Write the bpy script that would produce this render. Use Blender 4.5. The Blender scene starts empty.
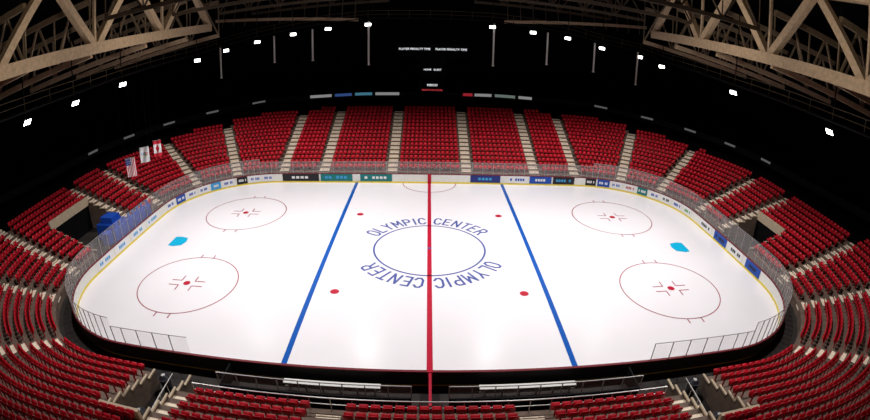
import bpy, bmesh, numpy as np, math, random
from mathutils import Matrix, Vector
random.seed(4)
scene=bpy.context.scene
try: scene.view_settings.view_transform='Standard'
except Exception: pass
COL=bpy.context.collection
# ---------------------------------------------------------------- helpers
def mat(name,color,rough=0.6,metal=0.0,noise=0.0,scale=3.0,emit=None,estr=0.0,spec=0.3,bump=0.0):
    m=bpy.data.materials.new(name);m.use_nodes=True
    nt=m.node_tree;b=nt.nodes['Principled BSDF']
    b.inputs['Roughness'].default_value=rough;b.inputs['Metallic'].default_value=metal
    b.inputs['Specular IOR Level'].default_value=spec
    b.inputs['Base Color'].default_value=(*color,1)
    if noise>0 or bump>0:
        tc=nt.nodes.new('ShaderNodeTexCoord');n=nt.nodes.new('ShaderNodeTexNoise')
        n.inputs['Scale'].default_value=scale;n.inputs['Detail'].default_value=4
        nt.links.new(tc.outputs['Object'],n.inputs['Vector'])
        if noise>0:
            r=nt.nodes.new('ShaderNodeMapRange')
            r.inputs['To Min'].default_value=1-noise;r.inputs['To Max'].default_value=1+noise
            r.inputs['From Min'].default_value=.25;r.inputs['From Max'].default_value=.75
            mx=nt.nodes.new('ShaderNodeVectorMath');mx.operation='SCALE'
            mx.inputs[0].default_value=color
            nt.links.new(n.outputs['Fac'],r.inputs['Value']);nt.links.new(r.outputs['Result'],mx.inputs['Scale'])
            nt.links.new(mx.outputs[0],b.inputs['Base Color'])
        if bump>0:
            bp=nt.nodes.new('ShaderNodeBump');bp.inputs['Strength'].default_value=bump
            nt.links.new(n.outputs['Fac'],bp.inputs['Height']);nt.links.new(bp.outputs[0],b.inputs['Normal'])
    if emit:
        b.inputs['Emission Color'].default_value=(*emit,1);b.inputs['Emission Strength'].default_value=estr
    return m
class MB:
    def __init__(s): s.v=[];s.f=[];s.m=[];s.mats=[]
    def mi(s,m):
        if m not in s.mats: s.mats.append(m)
        return s.mats.index(m)
    def add(s,vs,fs,m):
        b=len(s.v);s.v.extend([tuple(p) for p in vs]);i=s.mi(m)
        for f in fs: s.f.append([b+k for k in f]);s.m.append(i)
    def obox(s,c,ax,ay,az,m):
        c=Vector(c);ax=Vector(ax);ay=Vector(ay);az=Vector(az)
        vs=[c+ax*x+ay*y+az*z for z in(-1,1) for y in(-1,1) for x in(-1,1)]
        s.add(vs,[(0,2,3,1),(4,5,7,6),(0,1,5,4),(2,6,7,3),(0,4,6,2),(1,3,7,5)],m)
    def box(s,x0,x1,y0,y1,z0,z1,m):
        s.obox(((x0+x1)/2,(y0+y1)/2,(z0+z1)/2),((x1-x0)/2,0,0),(0,(y1-y0)/2,0),(0,0,(z1-z0)/2),m)
    def beam(s,a,b,w,h,m):
        a=Vector(a);b=Vector(b);d=b-a;l=d.length
        if l<1e-6:return
        d/=l;up=Vector((0,0,1))
        if abs(d.z)>.98: up=Vector((1,0,0))
        r=d.cross(up).normalized();u=r.cross(d)
        s.obox((a+b)/2,d*l/2,r*w/2,u*h/2,m)
    def cyl(s,c,r0,r1,z0,z1,m,n=16):
        cx,cy=c;vs=[];fs=[]
        for z,r in((z0,r0),(z1,r1)):
            for i in range(n):
                a=2*math.pi*i/n;vs.append((cx+r*math.cos(a),cy+r*math.sin(a),z))
        for i in range(n): fs.append((i,(i+1)%n,n+(i+1)%n,n+i))
        fs.append(tuple(range(n))[::-1]);fs.append(tuple(range(n,2*n)))
        s.add(vs,fs,m)
    def poly(s,pts,z,m): s.add([(x,y,z) for x,y in pts],[tuple(range(len(pts)))],m)
    def ring(s,c,r0,r1,z,m,n=96,a0=0,a1=2*math.pi):
        vs=[];fs=[]
        for i in range(n+1):
            a=a0+(a1-a0)*i/n
            for r in(r0,r1): vs.append((c[0]+r*math.cos(a),c[1]+r*math.sin(a),z))
        for i in range(n): fs.append((2*i,2*i+1,2*i+3,2*i+2))
        s.add(vs,fs,m)
    def disc(s,c,r,z,m,n=32): s.poly([(c[0]+r*math.cos(2*math.pi*i/n),c[1]+r*math.sin(2*math.pi*i/n)) for i in range(n)],z,m)
    def obj(s,name,parent=None,smooth=False):
        me=bpy.data.meshes.new(name);me.from_pydata(s.v,[],s.f)
        for m in s.mats: me.materials.append(m)
        me.polygons.foreach_set('material_index',s.m)
        if smooth: me.polygons.foreach_set('use_smooth',[True]*len(me.polygons))
        me.update()
        o=bpy.data.objects.new(name,me);COL.objects.link(o)
        if parent:o.parent=parent
        return o
def empty(name):
    e=bpy.data.objects.new(name,None);COL.objects.link(e);return e
# ---------------------------------------------------------------- dims
L,W=27.6,16.3
RF,RN=10.5,9.0
REF=8.0
CF=(L-RF,W-RF);CN=(L-RN,-(W-RN))
q=math.pi/2
# (kind, start/centre, dir/start angle, normal/radius, length at REF)
PIECES=[('s',(0,-W),(1,0),(0,-1),CN[0]),('c',(CN[0],CN[1]),-90,RN,q*(RN+REF)),
 ('s',(L,CN[1]),(0,1),(1,0),CF[1]-CN[1]),('c',CF,0,RF,q*(RF+REF)),
 ('s',(CF[0],W),(-1,0),(0,1),2*CF[0]),('c',(-CF[0],CF[1]),90,RF,q*(RF+REF)),
 ('s',(-L,CF[1]),(0,-1),(-1,0),CF[1]-CN[1]),('c',(-CN[0],CN[1]),180,RN,q*(RN+REF)),('s',(-CN[0],-W),(1,0),(0,-1),CN[0])]
TOT=sum(p[4] for p in PIECES)
def pos(u,o):
    u=u%TOT
    for p in PIECES:
        l=p[4]
        if u<=l+1e-9:
            if p[0]=='s':
                n=p[3];return Vector((p[1][0]+p[2][0]*u+n[0]*o,p[1][1]+p[2][1]*u+n[1]*o)),Vector(n)
            a=math.radians(p[2])+u/(p[3]+REF);n=Vector((math.cos(a),math.sin(a)))
            return Vector(p[1])+n*(p[3]+o),n
        u-=l
cum=[0]
for p in PIECES: cum.append(cum[-1]+p[4])
U_near=lambda x: x%TOT
U_cn=lambda deg: cum[1]+math.radians(deg+90)*(RN+REF)      # near right corner, angle -90..0
U_side=lambda y: cum[2]+(y-CN[1])
U_cf=lambda deg: cum[3]+math.radians(deg)*(RF+REF)
U_far=lambda x: cum[4]+(CF[0]-x)
mir=lambda u:(-u)%TOT
# ---------------------------------------------------------------- camera
CP=np.array([-0.252,-35.1,17.5]);PITCH,YAW,ROLL,F=0.383,0.0184,0.0193,1.11
cf=np.array([math.sin(YAW)*math.cos(PITCH),math.cos(YAW)*math.cos(PITCH),-math.sin(PITCH)])
cr=np.array([math.cos(YAW),-math.sin(YAW),0.]);cu=np.cross(cr,cf)
cr,cu=cr*math.cos(ROLL)+cu*math.sin(ROLL),-cr*math.sin(ROLL)+cu*math.cos(ROLL)
cam=bpy.data.cameras.new("camera");co=bpy.data.objects.new("camera",cam);COL.objects.link(co);scene.camera=co
cam.type='PANO';cam.sensor_width=36;cam.sensor_fit='HORIZONTAL'
cam.panorama_type='FISHEYE_EQUISOLID';cam.fisheye_lens=F*18;cam.fisheye_fov=math.pi
cam.lens=16;cam.clip_end=500
co.matrix_world=Matrix(((cr[0],cu[0],-cf[0],CP[0]),(cr[1],cu[1],-cf[1],CP[1]),(cr[2],cu[2],-cf[2],CP[2]),(0,0,0,1)))
# ---------------------------------------------------------------- materials
M_ice=mat("ice",(0.78,0.755,0.775),0.24,noise=.02,scale=.25,spec=.4)
M_red=mat("red_ice_paint",(0.44,0.005,0.03),.4)
M_blue=mat("blue_ice_paint",(0.0,0.08,0.38),.4)
M_navy=mat("navy_ice_paint",(0.06,0.09,0.30),.4)
M_thin=mat("maroon_ice_paint",(0.34,0.09,0.12),.4)
M_cyan=mat("crease_blue_paint",(0.0,0.38,0.62),.4)
M_white=mat("white_board",(0.74,0.74,0.70),.4,noise=.05)
M_yel=mat("yellow_kickplate",(0.75,0.6,0.08),.5)
M_cap=mat("red_board_cap",(0.16,0.012,0.02),.5)
M_bo=mat("board_outer",(0.02,0.018,0.018),.7)
M_conc=mat("concrete",(0.14,0.098,0.075),.85,noise=.3,scale=1.5)
M_floor=mat("dark_rubber_floor",(0.022,0.018,0.016),.8,noise=.3,scale=1)
M_step=mat("cream_steps",(0.85,0.72,0.56),.8,noise=.15,scale=4)
M_beige=mat("beige_wall_paint",(0.50,0.40,0.28),.8,noise=.1)
M_seat=mat("red_seat_plastic",(0.47,0.004,0.016),.45,noise=.3,scale=1.2)
M_dark=mat("dark_wall",(0.005,0.0045,0.005),.95,noise=.3,spec=.05)
M_black=mat("black_metal",(0.005,0.005,0.006),.7,spec=.1)
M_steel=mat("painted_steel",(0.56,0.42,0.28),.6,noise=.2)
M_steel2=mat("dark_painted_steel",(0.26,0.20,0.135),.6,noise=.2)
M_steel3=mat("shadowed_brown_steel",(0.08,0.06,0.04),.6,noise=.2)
M_rail=mat("rail_metal",(0.35,0.34,0.33),.4,metal=.6)
M_lamp=mat("lamp_lens",(1,1,1),.5,emit=(1,.98,.95),estr=9)
M_led=mat("led_text",(1,1,1),.5,emit=(.9,.95,1),estr=1.1)
M_ledr=mat("led_red_text",(1,.1,.1),.5,emit=(1,.08,.1),estr=.6)
def glassmat(name,a,col):
    m=bpy.data.materials.new(name);m.use_nodes=True;nt=m.node_tree
    b=nt.nodes['Principled BSDF'];b.inputs['Base Color'].default_value=(*col,1);b.inputs['Roughness'].default_value=.15
    b.inputs['Alpha'].default_value=a
    return m
M_glass=glassmat("plexiglass",.14,(.85,.80,.80))
# ---------------------------------------------------------------- ice rink
rink=empty("ice_rink")
def outline(o,n=24):
    pts=[]
    for (cx,cy),R,a in((CN,RN,-90),(CF,RF,0),((-CF[0],CF[1]),RF,90),((-CN[0],CN[1]),RN,180)):
        for i in range(n+1):
            t=math.radians(a+90*i/n);pts.append((cx+(R+o)*math.cos(t),cy+(R+o)*math.sin(t)))
    return pts
b=MB();b.poly(outline(0),0.0,M_ice);b.obj("ice_surface",rink)
b=MB();z=.012
b.box(-.17,.17,-W,W,.002,z,M_red)
for s in(-1,1): b.box(s*8.2-.17,s*8.2+.17,-W,W,.002,z,M_blue)
b.ring((0,0),4.43,4.58,z,M_navy);b.disc((0,0),.15,z+.004,M_navy)
b.ring((0,W),2.9,3.0,z,M_thin,a0=math.pi,a1=2*math.pi)
for sx in(-1,1):
    for sy in(-1,1):
        b.disc((sx*6.57,sy*7),.32,z,M_red)
        c=(sx*18.3,sy*7);b.ring(c,4.14,4.23,z,M_thin);b.disc(c,.3,z+.003,M_red)
        for qx in(-1,1):
            for qy in(-1,1):
                x=c[0]+qx*.6;y=c[1]+qy*.35
                b.box(min(x,x+qx*.9),max(x,x+qx*.9),y-.05,y+.05,.002,z,M_thin)
                b.box(x-.05,x+.05,min(y,y+qy*.7),max(y,y+qy*.7),.002,z,M_thin)
                x=c[0]+qx*.6;b.box(x-.05,x+.05,*sorted((c[1]+qy*4.1,c[1]+qy*4.7)),.002,z,M_thin)
    x=sx*23.4;pts=[(x,-.9),(x,.9),(x-sx*.6,1.0),(x-sx*1.4,.75),(x-sx*1.6,0),(x-sx*1.4,-.75),(x-sx*.6,-1.0)]
    b.poly(pts,z,M_cyan)
def glyph(ch,size,align='CENTER'):
    c=bpy.data.curves.new("t",'FONT');c.body=ch;c.size=size;c.align_x=align;c.resolution_u=4
    o=bpy.data.objects.new("t",c);COL.objects.link(o)
    me=bpy.data.meshes.new_from_object(o.evaluated_get(bpy.context.evaluated_depsgraph_get()))
    vs=[v.co.copy() for v in me.vertices];fs=[tuple(p.vertices) for p in me.polygons]
    bpy.data.objects.remove(o);bpy.data.curves.remove(c);bpy.data.meshes.remove(me)
    return vs,fs
# block letters built from strokes (unit box .7 x 1)
STK={'O':[(.2,0,.5,0),(.5,0,.7,.22),(.7,.22,.7,.78),(.7,.78,.5,1),(.5,1,.2,1),(.2,1,0,.78),(0,.78,0,.22),(0,.22,.2,0)],
'L':[(0,1,0,0),(0,0,.6,0)],'Y':[(0,1,.35,.5),(.7,1,.35,.5),(.35,.5,.35,0)],'M':[(0,0,0,1),(0,1,.4,.35),(.4,.35,.8,1),(.8,1,.8,0)],
'P':[(0,0,0,1),(0,1,.5,1),(.5,1,.68,.85),(.68,.85,.68,.62),(.68,.62,.5,.48),(.5,.48,0,.48)],'I':[(.35,0,.35,1)],
'C':[(.7,.8,.5,1),(.5,1,.2,1),(.2,1,0,.78),(0,.78,0,.22),(0,.22,.2,0),(.2,0,.5,0),(.5,0,.7,.2)],
'E':[(0,0,0,1),(0,1,.62,1),(0,.52,.52,.52),(0,0,.62,0)],'N':[(0,0,0,1),(0,1,.7,0),(.7,0,.7,1)],'T':[(0,1,.7,1),(.35,1,.35,0)],
'R':[(0,0,0,1),(0,1,.5,1),(.5,1,.68,.85),(.68,.85,.68,.65),(.68,.65,.5,.5),(.5,.5,0,.5),(.35,.5,.7,0)]}
SW,SH,ST=.80,1.25,.17
ADV={'I':.25,'M':.95}
for flip in(0,180):
    for word,a0,a1 in(("OLYMPIC",150,97),("CENTER",82,36)):
        wd=[ADV.get(c,.7) for c in word];tot=sum(wd);gap=.34;span=tot+gap*(len(word)-1)
        k_=(a1-a0)/(span-wd[0]/2-wd[-1]/2);x_=-wd[0]/2
        for i,ch in enumerate(word):
            a=math.radians(a0+k_*(x_+wd[i]/2)+flip);x_+=wd[i]+gap
            er=Vector((math.cos(a),math.sin(a),0));et=Vector((math.sin(a),-math.cos(a),0))
            for k,(x0,y0,x1,y1) in enumerate(STK[ch]):
                hw=.4 if ch=='M' else .35
                P0=er*(4.95+y0*SH)+et*((x0-hw)*SW);P1=er*(4.95+y1*SH)+et*((x1-hw)*SW)
                d=(P1-P0).normalized();P0-=d*ST*.4;P1+=d*ST*.4
                c=(P0+P1)/2;n_=Vector((-d.y,d.x,0))
                b.obox((c.x,c.y,.007+k*.0005),(P1-P0)/2,n_*ST/2,(0,0,.004),M_navy)
b.obj("ice_markings",rink)
def strip(b,o0,o1,z0,z1,mi,mt,mo,n=24):
    a=outline(o0,n);c=outline(o1,n);k=len(a)
    vs=[(x,y,z0) for x,y in a]+[(x,y,z1) for x,y in a]+[(x,y,z1) for x,y in c]+[(x,y,z0) for x,y in c]
    for g,m in((0,mi),(1,mt),(2,mo)):
        b.add(vs,[(g*k+i,g*k+(i+1)%k,(g+1)*k+(i+1)%k,(g+1)*k+i) for i in range(k)],m)
b=MB()
strip(b,0,.12,.2,1.05,M_white,M_cap,M_bo);strip(b,-.02,.0,0,.2,M_yel,M_yel,M_yel);strip(b,-.02,.14,1.05,1.12,M_cap,M_cap,M_cap)
for s in(1,-1): b.box(-.2,.2,s*(W-.015)-.01,s*(W-.015)+.01,.0,1.12,M_red)
b.box(-.14,.14,-W-.17,-W+.02,0,1.135,M_red)
b.obj("dasher_boards",rink)
# advertising panels on the boards
def pal(c): return mat("ad_%d"%random.randint(0,9999),c,.5)
ADC={'k':pal((.015,.015,.02)),'b':pal((.01,.07,.38)),'t':pal((.01,.17,.17)),'n':pal((.02,.03,.18)),'w':pal((.75,.75,.75)),'r':pal((.4,.02,.03)),'g':pal((.10,.35,.10)),'o':pal((.55,.3,.05)),'c':pal((.05,.32,.62))}
def panel(b,u0,u1,o,z0,z1,m,th=.02,n=6):
    for i in range(n):
        p,_=pos(u0+(u1-u0)*i/n,o);r,_=pos(u0+(u1-u0)*(i+1)/n,o)
        d=(r-p)/2;nn=Vector((d.y,-d.x)).normalized()
        b.obox(((p.x+r.x)/2,(p.y+r.y)/2,(z0+z1)/2),(d.x,d.y,0),(nn.x*th/2,nn.y*th/2,0),(0,0,(z1-z0)/2),m)
b=MB()
def ad(u0,u1,c,c2='w',small=True):
    panel(b,u0,u1,-.04,.22,1.04,ADC[c]);w=(u1-u0)
    k=6
    for j in range(k):
        if (j*7+int(u0*3))%5==4: continue
        f0=.14+.72*j/k
        panel(b,u0+w*f0,u0+w*(f0+.085),-.06,.5,.78,ADC[c2],n=1)
for x0,x1,c,c2 in((-17,-12.6,'k','w'),(-12.4,-8.7,'t','c'),(-7.8,-4.2,'t','w'),(4.6,8,'n','c'),(8.8,11.2,'w','b'),(11.4,14,'b','w'),(14.2,16.8,'k','c')):
    ad(U_far(x0),U_far(x1),c,c2)
seq=[(84,77,'k','w'),(76,68,'b','w'),(67,60,'w','b'),(58,50,'w','r'),(49,42,'t','w'),(40,33,'w','b'),(31,24,'w','k'),(22,14,'w','b'),(12,4,'w','g')]
for a0,a1,c,c2 in seq:
    ad(U_cf(a0),U_cf(a1),c,c2);c3=random.choice('kbwwwcwr');ad(mir(U_cf(a0)),mir(U_cf(a1)),c3,'w' if c3!='w' else 'b')
for y in(4.5,1.5,-1.5,-4.5):
    c3=random.choice('wwbwr');ad(U_side(y),U_side(y-2.4),c3,'k');ad(mir(U_side(y)),mir(U_side(y-2.4)),random.choice('wwwb'),'c')
b.obj("board_advertising_panels",rink)
# glass
g=MB();po=MB()
u0=12.2
ulist=np.arange(u0,TOT-u0,1.2)
for i in range(len(ulist)-1):
    p,n=pos(ulist[i],.06);r,_=pos(ulist[i+1],.06)
    near=(ulist[i]<20 or ulist[i]>TOT-20)
    h=2.3 if near else 2.9
    if abs(p.x)<19 and p.y>0: h=2.5
    g.add([(p.x,p.y,1.12),(r.x,r.y,1.12),(r.x,r.y,h),(p.x,p.y,h)],[(0,1,2,3)],M_glass)
    po.beam((p.x,p.y,1.1),(p.x,p.y,h),.045,.045,M_rail)
    po.beam((p.x,p.y,h),(r.x,r.y,h),.03,.03,M_rail)
g.obj("rink_glass",rink);po.obj("rink_glass_posts",rink)
# ---------------------------------------------------------------- grandstand
gs=empty("grandstand")
NR=16;O0=1.7;TR=.85;RI=.31;Z0=.75
AIS=[U_far(4.3),U_far(12.4),U_cf(88.5),U_cf(62),U_cf(38),U_cf(9),U_side(2.8),U_cn(-4),U_cn(-27),U_cn(-62),U_near(12.1),U_near(4.6)]
AIS=sorted(set([round(a,3) for a in AIS]+[round(mir(a),3) for a in AIS]));AW=1.15
NX_=[0,U_cn(-62),U_cn(-27),U_cn(-4),U_side(2.8),U_cf(9),U_cf(38),U_cf(62),U_cf(78),U_far(10),TOT/2]
NY_=[16,16,13.5,11.5,10.5,10.5,11.8,13.4,15,16,16]
def nrow(u):
    u%=TOT;u=min(u,TOT-u);return float(np.interp(u,NX_,NY_))
# gaps: (u0,u1,rows)
GL=(mir(U_side(2.1)),mir(U_side(-4.6)),7);GR=(U_side(-2.6),U_side(2.1),5)
GAPS=[(12.7,15.1,6),(mir(15.1),mir(12.7),6),GR,GL]
def ingap(u,r):
    u%=TOT
    if r+.5>nrow(u): return True
    if (u<12.7 or u>TOT-12.7) and r<2: return True
    for a_,b_,k in GAPS:
        if a_-.01<=u<=b_+.01 and r<k: return True
    return False
brk=set()
for a_,b_,k in GAPS: brk|={a_,b_}
brk|={12.7,TOT-12.7}
us=sorted(set([TOT*i/300 for i in range(300)])|brk)
b=MB();N=len(us)
for r in range(NR):
    o=O0+TR*r;zz=Z0+RI*r;zb=zz-RI if r else 0
    vs=[];fs=[]
    for u in us:
        p,_=pos(u,o);s_,_=pos(u,o+TR)
        vs+=[(p.x,p.y,zb),(p.x,p.y,zz),(s_.x,s_.y,zz)]
    for i in range(N):
        j=(i+1)%N;um=(us[i]+(us[j] if j else TOT))/2
        if ingap(um,r): continue
        fs+=[(3*i,3*j,3*j+1,3*i+1),(3*i+1,3*j+1,3*j+2,3*i+2)]
    b.add(vs,fs,M_conc)
def sidewall(u,k,r0=0,m=M_beige,top=.25):
    for r in range(r0,k):
        o=O0+TR*r;zz=Z0+RI*r
        p,_=pos(u,o);s_,_=pos(u,o+TR)
        vs=[(p.x,p.y,0),(s_.x,s_.y,0),(s_.x,s_.y,zz+top),(p.x,p.y,zz+top)]
        b.add(vs,[(0,1,2,3)],m)
        b.beam((p.x,p.y,zz+top),(s_.x,s_.y,zz+top),.12,.1,M_beige)
for a_,b_,k in GAPS:
    for u in(a_,b_): sidewall(u,k,m=M_conc)
    o=O0+TR*k;zz=Z0+RI*k
    tn=k!=6
    panel(b,a_,b_,o,zz-.35 if tn else 1.6,zz+.55,M_beige,th=.2)
    panel(b,a_,b_,o+.05,0,zz-.35 if tn else 1.6,M_dark,th=.1)
panel(b,TOT-12.7,TOT+12.7,O0+2*TR-.02,0,Z0+2*RI,M_conc,n=10)
b.obj("concrete_tiers",gs)
b=MB()
for u in AIS:
    for r in range(NR):
        if ingap(u,r): continue
        for k in(0,1):
            o=O0+TR*(r+k*.5);zt=Z0+RI*(r-.5+k*.5)+.02
            p,n=pos(u,o+TR*.25);t=Vector((-n.y,n.x))
            b.obox((p.x,p.y,zt-.1),(t.x*AW/2,t.y*AW/2,0),(n.x*TR*.25,n.y*TR*.25,0),(0,0,.12),M_conc)
            p,n=pos(u,o+TR*.2)
            b.obox((p.x,p.y,zt+.03),(t.x*AW/2,t.y*AW/2,0),(n.x*TR*.17,n.y*TR*.17,0),(0,0,.012),M_step)
            p,n=pos(u,o)
            b.obox((p.x,p.y,zt-.04),(t.x*AW/2,t.y*AW/2,0),(n.x*.012,n.y*.012,0),(0,0,.08),M_step)
b.obj("aisle_stairs",gs)
def seat_geo():
    pts=[(-.22,0),(.22,0),(.23,.32),(.17,.42),(-.17,.42),(-.23,.32)]
    vs=[];fs=[]
    for dy in(0,.05):
        for x,zv in pts: vs.append((x,.28+dy+zv*.25,.42+zv))
    n=6;fs+=[tuple(range(n)),tuple(range(n,2*n))[::-1]]+[(i,n+i,n+(i+1)%n,(i+1)%n) for i in range(n)]
    b0=len(vs)
    for (y,zv) in((.26,.40),(.20,.36),(.02,.66),(.08,.70)):
        for x in(-.21,.21): vs.append((x,y,zv))
    fs+=[tuple(b0+k for k in f) for f in((0,1,3,2),(2,3,5,4),(4,5,7,6),(6,7,1,0),(0,2,4,6),(1,7,5,3))]
    b0=len(vs)
    for x in(-.03,.03):
        for y in(.26,.34):
            for zv in(0,.42): vs.append((x,y,zv))
    fs+=[tuple(b0+k for k in f) for f in((0,1,3,2),(4,6,7,5),(0,4,5,1),(2,3,7,6))]
    return np.array(vs),fs
SV,SF=seat_geo()
allv=[];cnt=0
for r in range(NR):
    o=O0+TR*r+.1;zz=Z0+RI*r
    for i,a in enumerate(AIS):
        a2=AIS[(i+1)%len(AIS)]+(TOT if i==len(AIS)-1 else 0)
        K=40;pts=[pos(a+(a2-a)*k/K,o)[0] for k in range(K+1)]
        cm=[0]
        for k in range(K): cm.append(cm[-1]+(pts[k+1]-pts[k]).length)
        ln=cm[-1];n=int((ln-AW-.1)/.54)
        for s in range(max(n,0)):
            d=ln/2+(s-(n-1)/2)*.54;u=a+(a2-a)*float(np.interp(d,cm,[k/K for k in range(K+1)]))
            if ingap(u,r) or ingap(u+.25,r) or ingap(u-.25,r): continue
            p,nn=pos(u,o);t=Vector((-nn.y,nn.x))
            v=np.empty_like(SV);v[:,0]=p.x+SV[:,0]*t.x+SV[:,1]*nn.x;v[:,1]=p.y+SV[:,0]*t.y+SV[:,1]*nn.y;v[:,2]=zz+SV[:,2]
            allv.append(v);cnt+=1
V=np.concatenate(allv)
base=np.concatenate([np.array(f) for f in SF]);lens=np.array([len(f) for f in SF])
loops=(base[None,:]+(np.arange(cnt)*len(SV))[:,None]).ravel();lt=np.tile(lens,cnt);ls=np.concatenate([[0],np.cumsum(lt)[:-1]])
me=bpy.data.meshes.new("stadium_seats");me.vertices.add(len(V));me.vertices.foreach_set('co',V.ravel())
me.loops.add(len(loops));me.loops.foreach_set('vertex_index',loops.astype(np.int32))
me.polygons.add(len(lt));me.polygons.foreach_set('loop_start',ls.astype(np.int32));me.polygons.foreach_set('loop_total',lt.astype(np.int32))
me.materials.append(M_seat);me.update(calc_edges=True);me.validate()
so=bpy.data.objects.new("stadium_seats",me);COL.objects.link(so);so.parent=gs
# concourse behind the seats + upper fascia
b=MB()
M=160
def top(u): n=nrow(u);return O0+TR*(n-.3),Z0+RI*(n-1)
for i in range(M):
    a=TOT*i/M;c=TOT*(i+1)/M
    oa,za=top(a);oc,zc=top(c)
    p,_=pos(a,oa);r,_=pos(c,oc);s_,_=pos(c,oc+6);t_,_=pos(a,oa+6)
    b.add([(p.x,p.y,za),(r.x,r.y,zc),(s_.x,s_.y,zc),(t_.x,t_.y,za)],[(0,1,2,3)],M_dark)
    b.add([(t_.x,t_.y,za),(s_.x,s_.y,zc),(s_.x,s_.y,zc+1),(t_.x,t_.y,za+1)],[(0,1,2,3)],M_dark)
b.obj("concourse_slab",gs)
def fpanel(b,u0,u1,do,dz0,dz1,m,n,th=.1):
    for i in range(n):
        a=u0+(u1-u0)*i/n;c=u0+(u1-u0)*(i+1)/n
        oa,za=top(a);oc,zc=top(c);p,_=pos(a,oa+do);r,_=pos(c,oc+do);d=(r-p)/2;nn=Vector((d.y,-d.x)).normalized()
        b.obox(((p.x+r.x)/2,(p.y+r.y)/2,(za+zc)/2+(dz0+dz1)/2),(d.x,d.y,(zc-za)/2),(nn.x*th/2,nn.y*th/2,0),(0,0,(dz1-dz0)/2),m)
fas=MB()
ua,ub=mir(U_cn(-50)),U_cn(-50)
fpanel(fas,ub,ua,3.9,1.5,2.3,M_black,90,.2)
fas.obj("upper_deck_fascia")
b=MB()
for x0,x1,c in((-17.5,-14.5,'w'),(-14,-11.5,'b'),(-11,-8.5,'c'),(-8,-4.5,'w'),(4.8,6.2,'r'),(6.5,9,'w'),(9.5,12.5,'g'),(13,15,'w')):
    m=mat("backlit_sign",(.1,.1,.1),.5,emit={'w':(.6,.6,.6),'b':(.05,.15,.5),'c':(.1,.4,.6),'r':(.8,.02,.05),'g':(.3,.4,.35)}[c],estr=.35)
    fpanel(b,U_far(x0),U_far(x1),3.7,1.85,2.25,m,2)
for dg in(75,60,45,30,15):
    for f in(lambda u:u,mir):
        m=mat("backlit_sign",(.1,.1,.1),.5,emit=(.3,.3,.32),estr=.25)
        fpanel(b,f(U_cf(dg)),f(U_cf(dg-4)),3.7,1.95,2.2,m,2)
b.obj("fascia_sign_strip")
# ---------------------------------------------------------------- player benches (near side)
for s in(-1,1):
    b=MB();x0,x1=(2.5,7.6) if s>0 else(-7.6,-2.5)
    b.box(x0,x1,-17.25,-16.9,.56,.62,M_white)
    for k in range(6):
        x=x0+.3+(x1-x0-.6)*k/5;b.box(x-.03,x+.03,-17.2,-16.95,0,.56,M_rail)
    b.box(x0,x1,-17.1,-17.05,.2,.26,M_rail)
    b.obj("player_bench")
b=MB()
for s in(-1,1):
    b.box(*sorted((s*.9,s*10.8)),-18.35,-18.25,0,1.0,M_black)
    for k in range(10):
        x=s*(.9+k*1.1);b.beam((x,-18.3,1),(x,-18.3,1.8),.05,.05,M_rail)
    b.beam((s*.9,-18.3,1.8),(s*10.8,-18.3,1.8),.05,.05,M_rail)
    b.beam((s*10.8,-18.3,.5),(s*10.8,-16.6,.5),.08,1.0,M_black)
    b.add([(s*.9,-18.3,1),(s*10.8,-18.3,1),(s*10.8,-18.3,1.8),(s*.9,-18.3,1.8)],[(0,1,2,3)],M_glass)
b.box(-.07,.07,-18.9,-16.5,0,1.1,M_red)
b.obj("bench_enclosure")
b=MB()
for k in range(24):
    x=-11.5+k;b.beam((x,-19.75,1.37),(x,-19.75,2.2),.04,.04,M_rail)
b.beam((-11.5,-19.75,2.2),(11.5,-19.75,2.2),.05,.05,M_rail);b.beam((-11.5,-19.75,1.8),(11.5,-19.75,1.8),.03,.03,M_rail)
b.obj("front_row_railing",gs)
# stairs in the near vomitories
b=MB()
for s in(-1,1):
    for k in range(6):
        y=-18.2-k*.42;h=.16*(k+1)
        b.box(*sorted((s*12.75,s*13.7)),y-.42,y,0,h,M_conc);b.box(*sorted((s*12.75,s*13.7)),y-.34,y-.02,h,h+.02,M_step)
    for k in range(5):
        y=-18.2-k*.9;b.beam((s*13.75,y,0),(s*13.75,y,1.1),.04,.04,M_rail)
    b.beam((s*13.75,-18.2,1.1),(s*13.75,-21.8,1.1),.05,.05,M_rail)
b.obj("vomitory_stairs",gs)
M_can=mat("trash_can_plastic",(.02,.02,.025),.4)
for x,y in((-14.5,-21.3),(-14.3,-18.4),(14.5,-21.3),(14.3,-18.4)):
    b=MB();b.cyl((x,y),.27,.34,0,.85,M_can,20);b.cyl((x,y),.37,.37,.85,.92,M_can,20);b.cyl((x,y),.34,.16,.92,1.08,M_can,20);b.cyl((x,y),.12,.12,1.08,1.1,M_rail,12)
    b.obj("trash_can")
M_bp=mat("blue_padding",(.01,.07,.42),.5)
b=MB()
for k in range(8):
    y=-1.9+k*.85;x=-28.9 if y<4 else -28.75
    b.box(x-.2,x+.2,y,y+.8,0,1.75,M_bp);b.box(x-.1,x+.1,y+.3,y+.5,1.75,2.2,M_bp);b.box(x-.26,x+.26,y,y+.8,0,.08,M_rail)
b.box(-32.4,-29.8,-.4,1.9,0,1.5,M_bp);b.box(-32.0,-30.4,.0,1.5,1.5,2.1,M_bp);b.box(-30.9,-30.0,-1.6,-.5,0,1.1,M_bp)
b.obj("padded_barrier")
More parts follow.
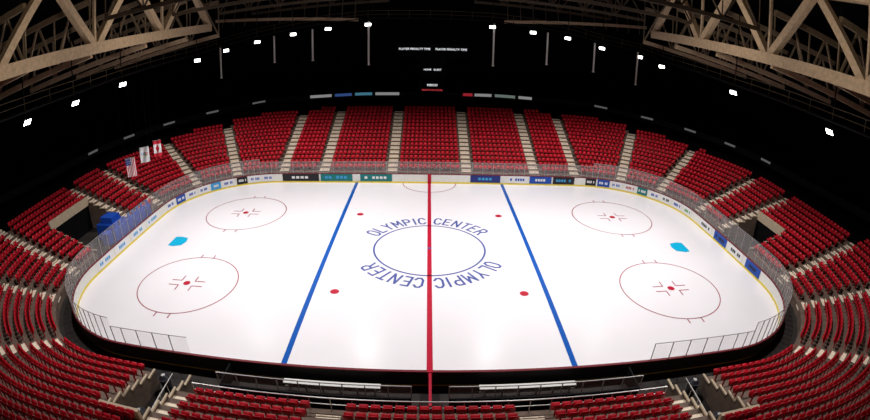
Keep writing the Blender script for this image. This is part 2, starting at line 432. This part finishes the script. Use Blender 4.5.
# ---------------------------------------------------------------- flags
def flag(name,c,w,h,paint):
    cx,cy,zt=c;t=Vector((.82,.57));n=Vector((.57,-.82))
    b=MB();NX,NZ=26,26
    for i in range(NX):
        for j in range(NZ):
            vs=[]
            for di,dj in((0,0),(1,0),(1,1),(0,1)):
                uu=(i+di)/NX;vv=(j+dj)/NZ;x=(uu-.5)*w;d=.05*math.sin(uu*9+vv*3)
                vs.append((cx+t.x*x+n.x*d,cy+t.y*x+n.y*d,zt-h*vv))
            b.add(vs,[(0,1,2,3)],paint((i+.5)/NX,(j+.5)/NZ))
    a=(cx-t.x*w/2,cy-t.y*w/2,zt);e=(cx+t.x*w/2,cy+t.y*w/2,zt);b.beam(a,e,.05,.05,M_rail)
    for p in(a,e): b.beam(p,(p[0],p[1],14.2),.015,.015,M_black)
    b.obj(name)
F_w=mat("flag_white",(.8,.8,.8),.8);F_r=mat("flag_red",(.62,.02,.04),.8);F_b=mat("flag_navy",(.03,.05,.25),.8);F_y=mat("flag_yellow",(.8,.6,.05),.8);F_g=mat("flag_green",(.03,.4,.1),.8);F_k=mat("flag_black",(.02,.02,.02),.8);F_c=mat("flag_blue",(.02,.2,.6),.8)
def us_(u,v):
    if u<.54 and v<.4: return F_w if (int(u*26)%3==1 and int(v*26)%3==1) else F_b
    return F_r if int(u*13)%2==0 else F_w
def ca(u,v):
    if v<.25 or v>.75: return F_r
    x=abs(u-.5)*2;y=(v-.5)*4
    return F_r if (x<.5-.45*abs(y) or (x<.1 and abs(y)<.8)) else F_w
def ol(u,v):
    for cx,cy,m in((.28,.44,F_c),(.5,.44,F_k),(.72,.44,F_r),(.39,.53,F_y),(.61,.53,F_g)):
        d=math.hypot(u-cx,(v-cy)*1.4)
        if .07<d<.125: return m
    return F_w
flag("american_flag",(-28.9,3.1,7.1),1.1,1.9,us_)
flag("olympic_flag",(-28.9,5.9,7.4),1.05,1.6,ol)
flag("canadian_flag",(-28.9,8.6,7.4),.9,1.8,ca)
# ---------------------------------------------------------------- scoreboard
b=MB();b.box(-4.6,5.2,34.4,35.1,12.9,15.0,M_dark);b.box(-1.6,2.3,34.5,35,10.0,12.9,M_dark);b.box(-1.7,2.2,34.5,35,7.6,9.4,M_dark);b.box(-.1,.8,34.6,34.9,9.4,10,M_dark)
for x in(-4.2,4.8): b.box(x-.06,x+.06,34.7,34.82,15.0,24.95,M_dark)
def txt(b,s,x,y,zc,size,m):
    vs,fs=glyph(s,size);b.add([(x+v.x,y,zc+v.y) for v in vs],fs,m)
for x in(-2.3,2.9): txt(b,"PLAYER PENALTY TIME",x,34.3,14.0,.44,M_led)
txt(b,"HOME   GUEST",.3,34.4,11.0,.38,M_led);txt(b,"PERIOD",.3,34.4,8.7,.45,M_led);txt(b,"SHOTS ON GOAL",.3,34.4,8.0,.38,M_ledr)
b.obj("hanging_scoreboard")
# ---------------------------------------------------------------- catwalk with lamps
LP=[(-29,-17,13.9),(-29,-10.3,13.9),(-29,-4.1,14.0),(-29,3.4,14.3),(-29,20.2,14.8),(-28.3,28,15.4),(-23.5,28,16.2),(-18.3,28,16.9),(-13.5,28,17.4),(-8.2,28,17.8)]
RP=[(29,-17,13.9),(29,-9.8,13.9),(29,4.4,14.2),(29,20.9,14.8),(29,28,15.4),(23.1,28,16),(18.1,28,16.9),(13.3,28,17.3),(7.9,28,17.7)]
path=LP+RP[::-1]
b=MB()
for i in range(len(path)-1):
    a=Vector(path[i])+Vector((0,0,.75));c=Vector(path[i+1])+Vector((0,0,.75))
    b.beam(a,c,1.2,.12,M_black)
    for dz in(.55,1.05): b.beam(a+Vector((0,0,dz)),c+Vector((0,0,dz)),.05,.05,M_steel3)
    nseg=max(1,int((c-a).length/2.5))
    for k in range(nseg):
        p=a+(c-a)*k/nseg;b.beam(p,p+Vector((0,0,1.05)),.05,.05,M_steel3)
        if k==0: b.beam(p+Vector((0,0,1)),(p.x,p.y,24.95),.08,.08,M_black)
for p in((-15.6,28,16.8,13.2),(-8.1,28,17.6,12.4),(-21,28,16.2,13.2),(-29,27.6,15.6,11.6),(8.1,28,17.5,12.5),(15.3,28,16.8,13.1),(22,28,16.0,12.6),(28.6,28,15.4,11.4)):
    b.cyl((p[0],p[1]),.12,.12,p[3],p[2]+.6,M_white,10);b.cyl((p[0],p[1]),.2,.2,p[3]-.1,p[3],M_white,10)
cw=b.obj("lighting_catwalk")
lm=MB()
for p in LP[1:]+RP[1:]:
    P_=Vector(p);d=(Vector((p[0]*.3,p[1]*.3-6,0))-P_);d.normalize()
    r=d.cross(Vector((0,0,1))).normalized();u=r.cross(d)
    lm.obox(P_,r*.42,u*.24,d*.1,M_black)
    lm.obox(P_+d*.12,r*.38,u*.2,d*.02,M_lamp)
    lm.beam(P_+Vector((0,0,.1)),P_+Vector((0,0,.75)),.06,.06,M_black)
lm.obj("floodlights",cw)
# ---------------------------------------------------------------- roof structure
rf=empty("roof_trusses")
def truss(name,pts_b,h,w,hh,seg,m=M_steel,mw=M_steel,wf=.45):
    b=MB();A=Vector(pts_b[0]);B=Vector(pts_b[1])
    up=Vector((0,0,h));b.beam(A,B,w,hh,m);b.beam(A+up,B+up,w,hh,mw)
    for k in range(seg):
        p=A+(B-A)*k/seg;r=A+(B-A)*(k+1)/seg
        mid=(p+r)/2+up
        b.beam(p,mid,w*wf,w*wf,mw);b.beam(mid,r,w*wf,w*wf,mw)
        b.beam(p,p+up,w*.3,w*.3,mw)
    b.obj(name,rf)
for s in(-1,1):
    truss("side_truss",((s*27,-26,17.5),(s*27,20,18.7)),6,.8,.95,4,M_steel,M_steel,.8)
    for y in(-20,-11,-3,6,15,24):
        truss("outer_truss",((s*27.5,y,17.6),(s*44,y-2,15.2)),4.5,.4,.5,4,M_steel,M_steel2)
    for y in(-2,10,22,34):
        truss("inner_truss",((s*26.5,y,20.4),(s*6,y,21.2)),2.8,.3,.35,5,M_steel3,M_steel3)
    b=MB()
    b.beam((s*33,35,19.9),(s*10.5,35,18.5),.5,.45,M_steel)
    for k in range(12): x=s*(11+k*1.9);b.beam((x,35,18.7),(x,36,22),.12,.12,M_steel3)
    b.obj("roof_beam",rf)
# ---------------------------------------------------------------- room
b=MB();b.box(-60,60,-46,48,-.3,-.02,M_floor);b.obj("floor")
b=MB();b.box(-60,60,-46,48,25,25.3,M_dark);b.obj("ceiling")
b=MB();b.box(-60,60,48,48.3,0,25,M_dark);b.obj("wall_back")
b=MB();b.box(-60,60,-46.3,-46,0,25,M_dark);b.obj("wall_front")
b=MB();b.box(-60.3,-60,-46,48,0,25,M_dark);b.obj("wall_left")
b=MB();b.box(60,60.3,-46,48,0,25,M_dark);b.obj("wall_right")
# ---------------------------------------------------------------- lights
def spot(loc,tgt,power,size,blend=.6,rad=.5,col=(1,.965,.96)):
    l=bpy.data.lights.new("spot","SPOT");l.energy=power;l.spot_size=math.radians(size);l.spot_blend=blend;l.shadow_soft_size=rad;l.color=col
    o=bpy.data.objects.new("arena_and_fill_spot",l);COL.objects.link(o);o.location=loc
    o.rotation_euler=(Vector(tgt)-Vector(loc)).to_track_quat('-Z','Y').to_euler()
for x in(-20,-7,7,20):
    for y in(-9,9):
        spot((x,y,19.5),(x*1.05,y*1.15,0),10400 if abs(x)>10 else 8300,118,.6)
# added fill spots without fixtures, only to brighten the side trusses
for s in(-1,1):
    for y in(-16,0): spot((s*15,y,20),(s*29,y+4,20),1500,95,.9,.3,(1,.88,.7))
w=bpy.data.worlds.new("world");scene.world=w;w.use_nodes=True;w.node_tree.nodes['Background'].inputs[0].default_value=(0,0,0,1)
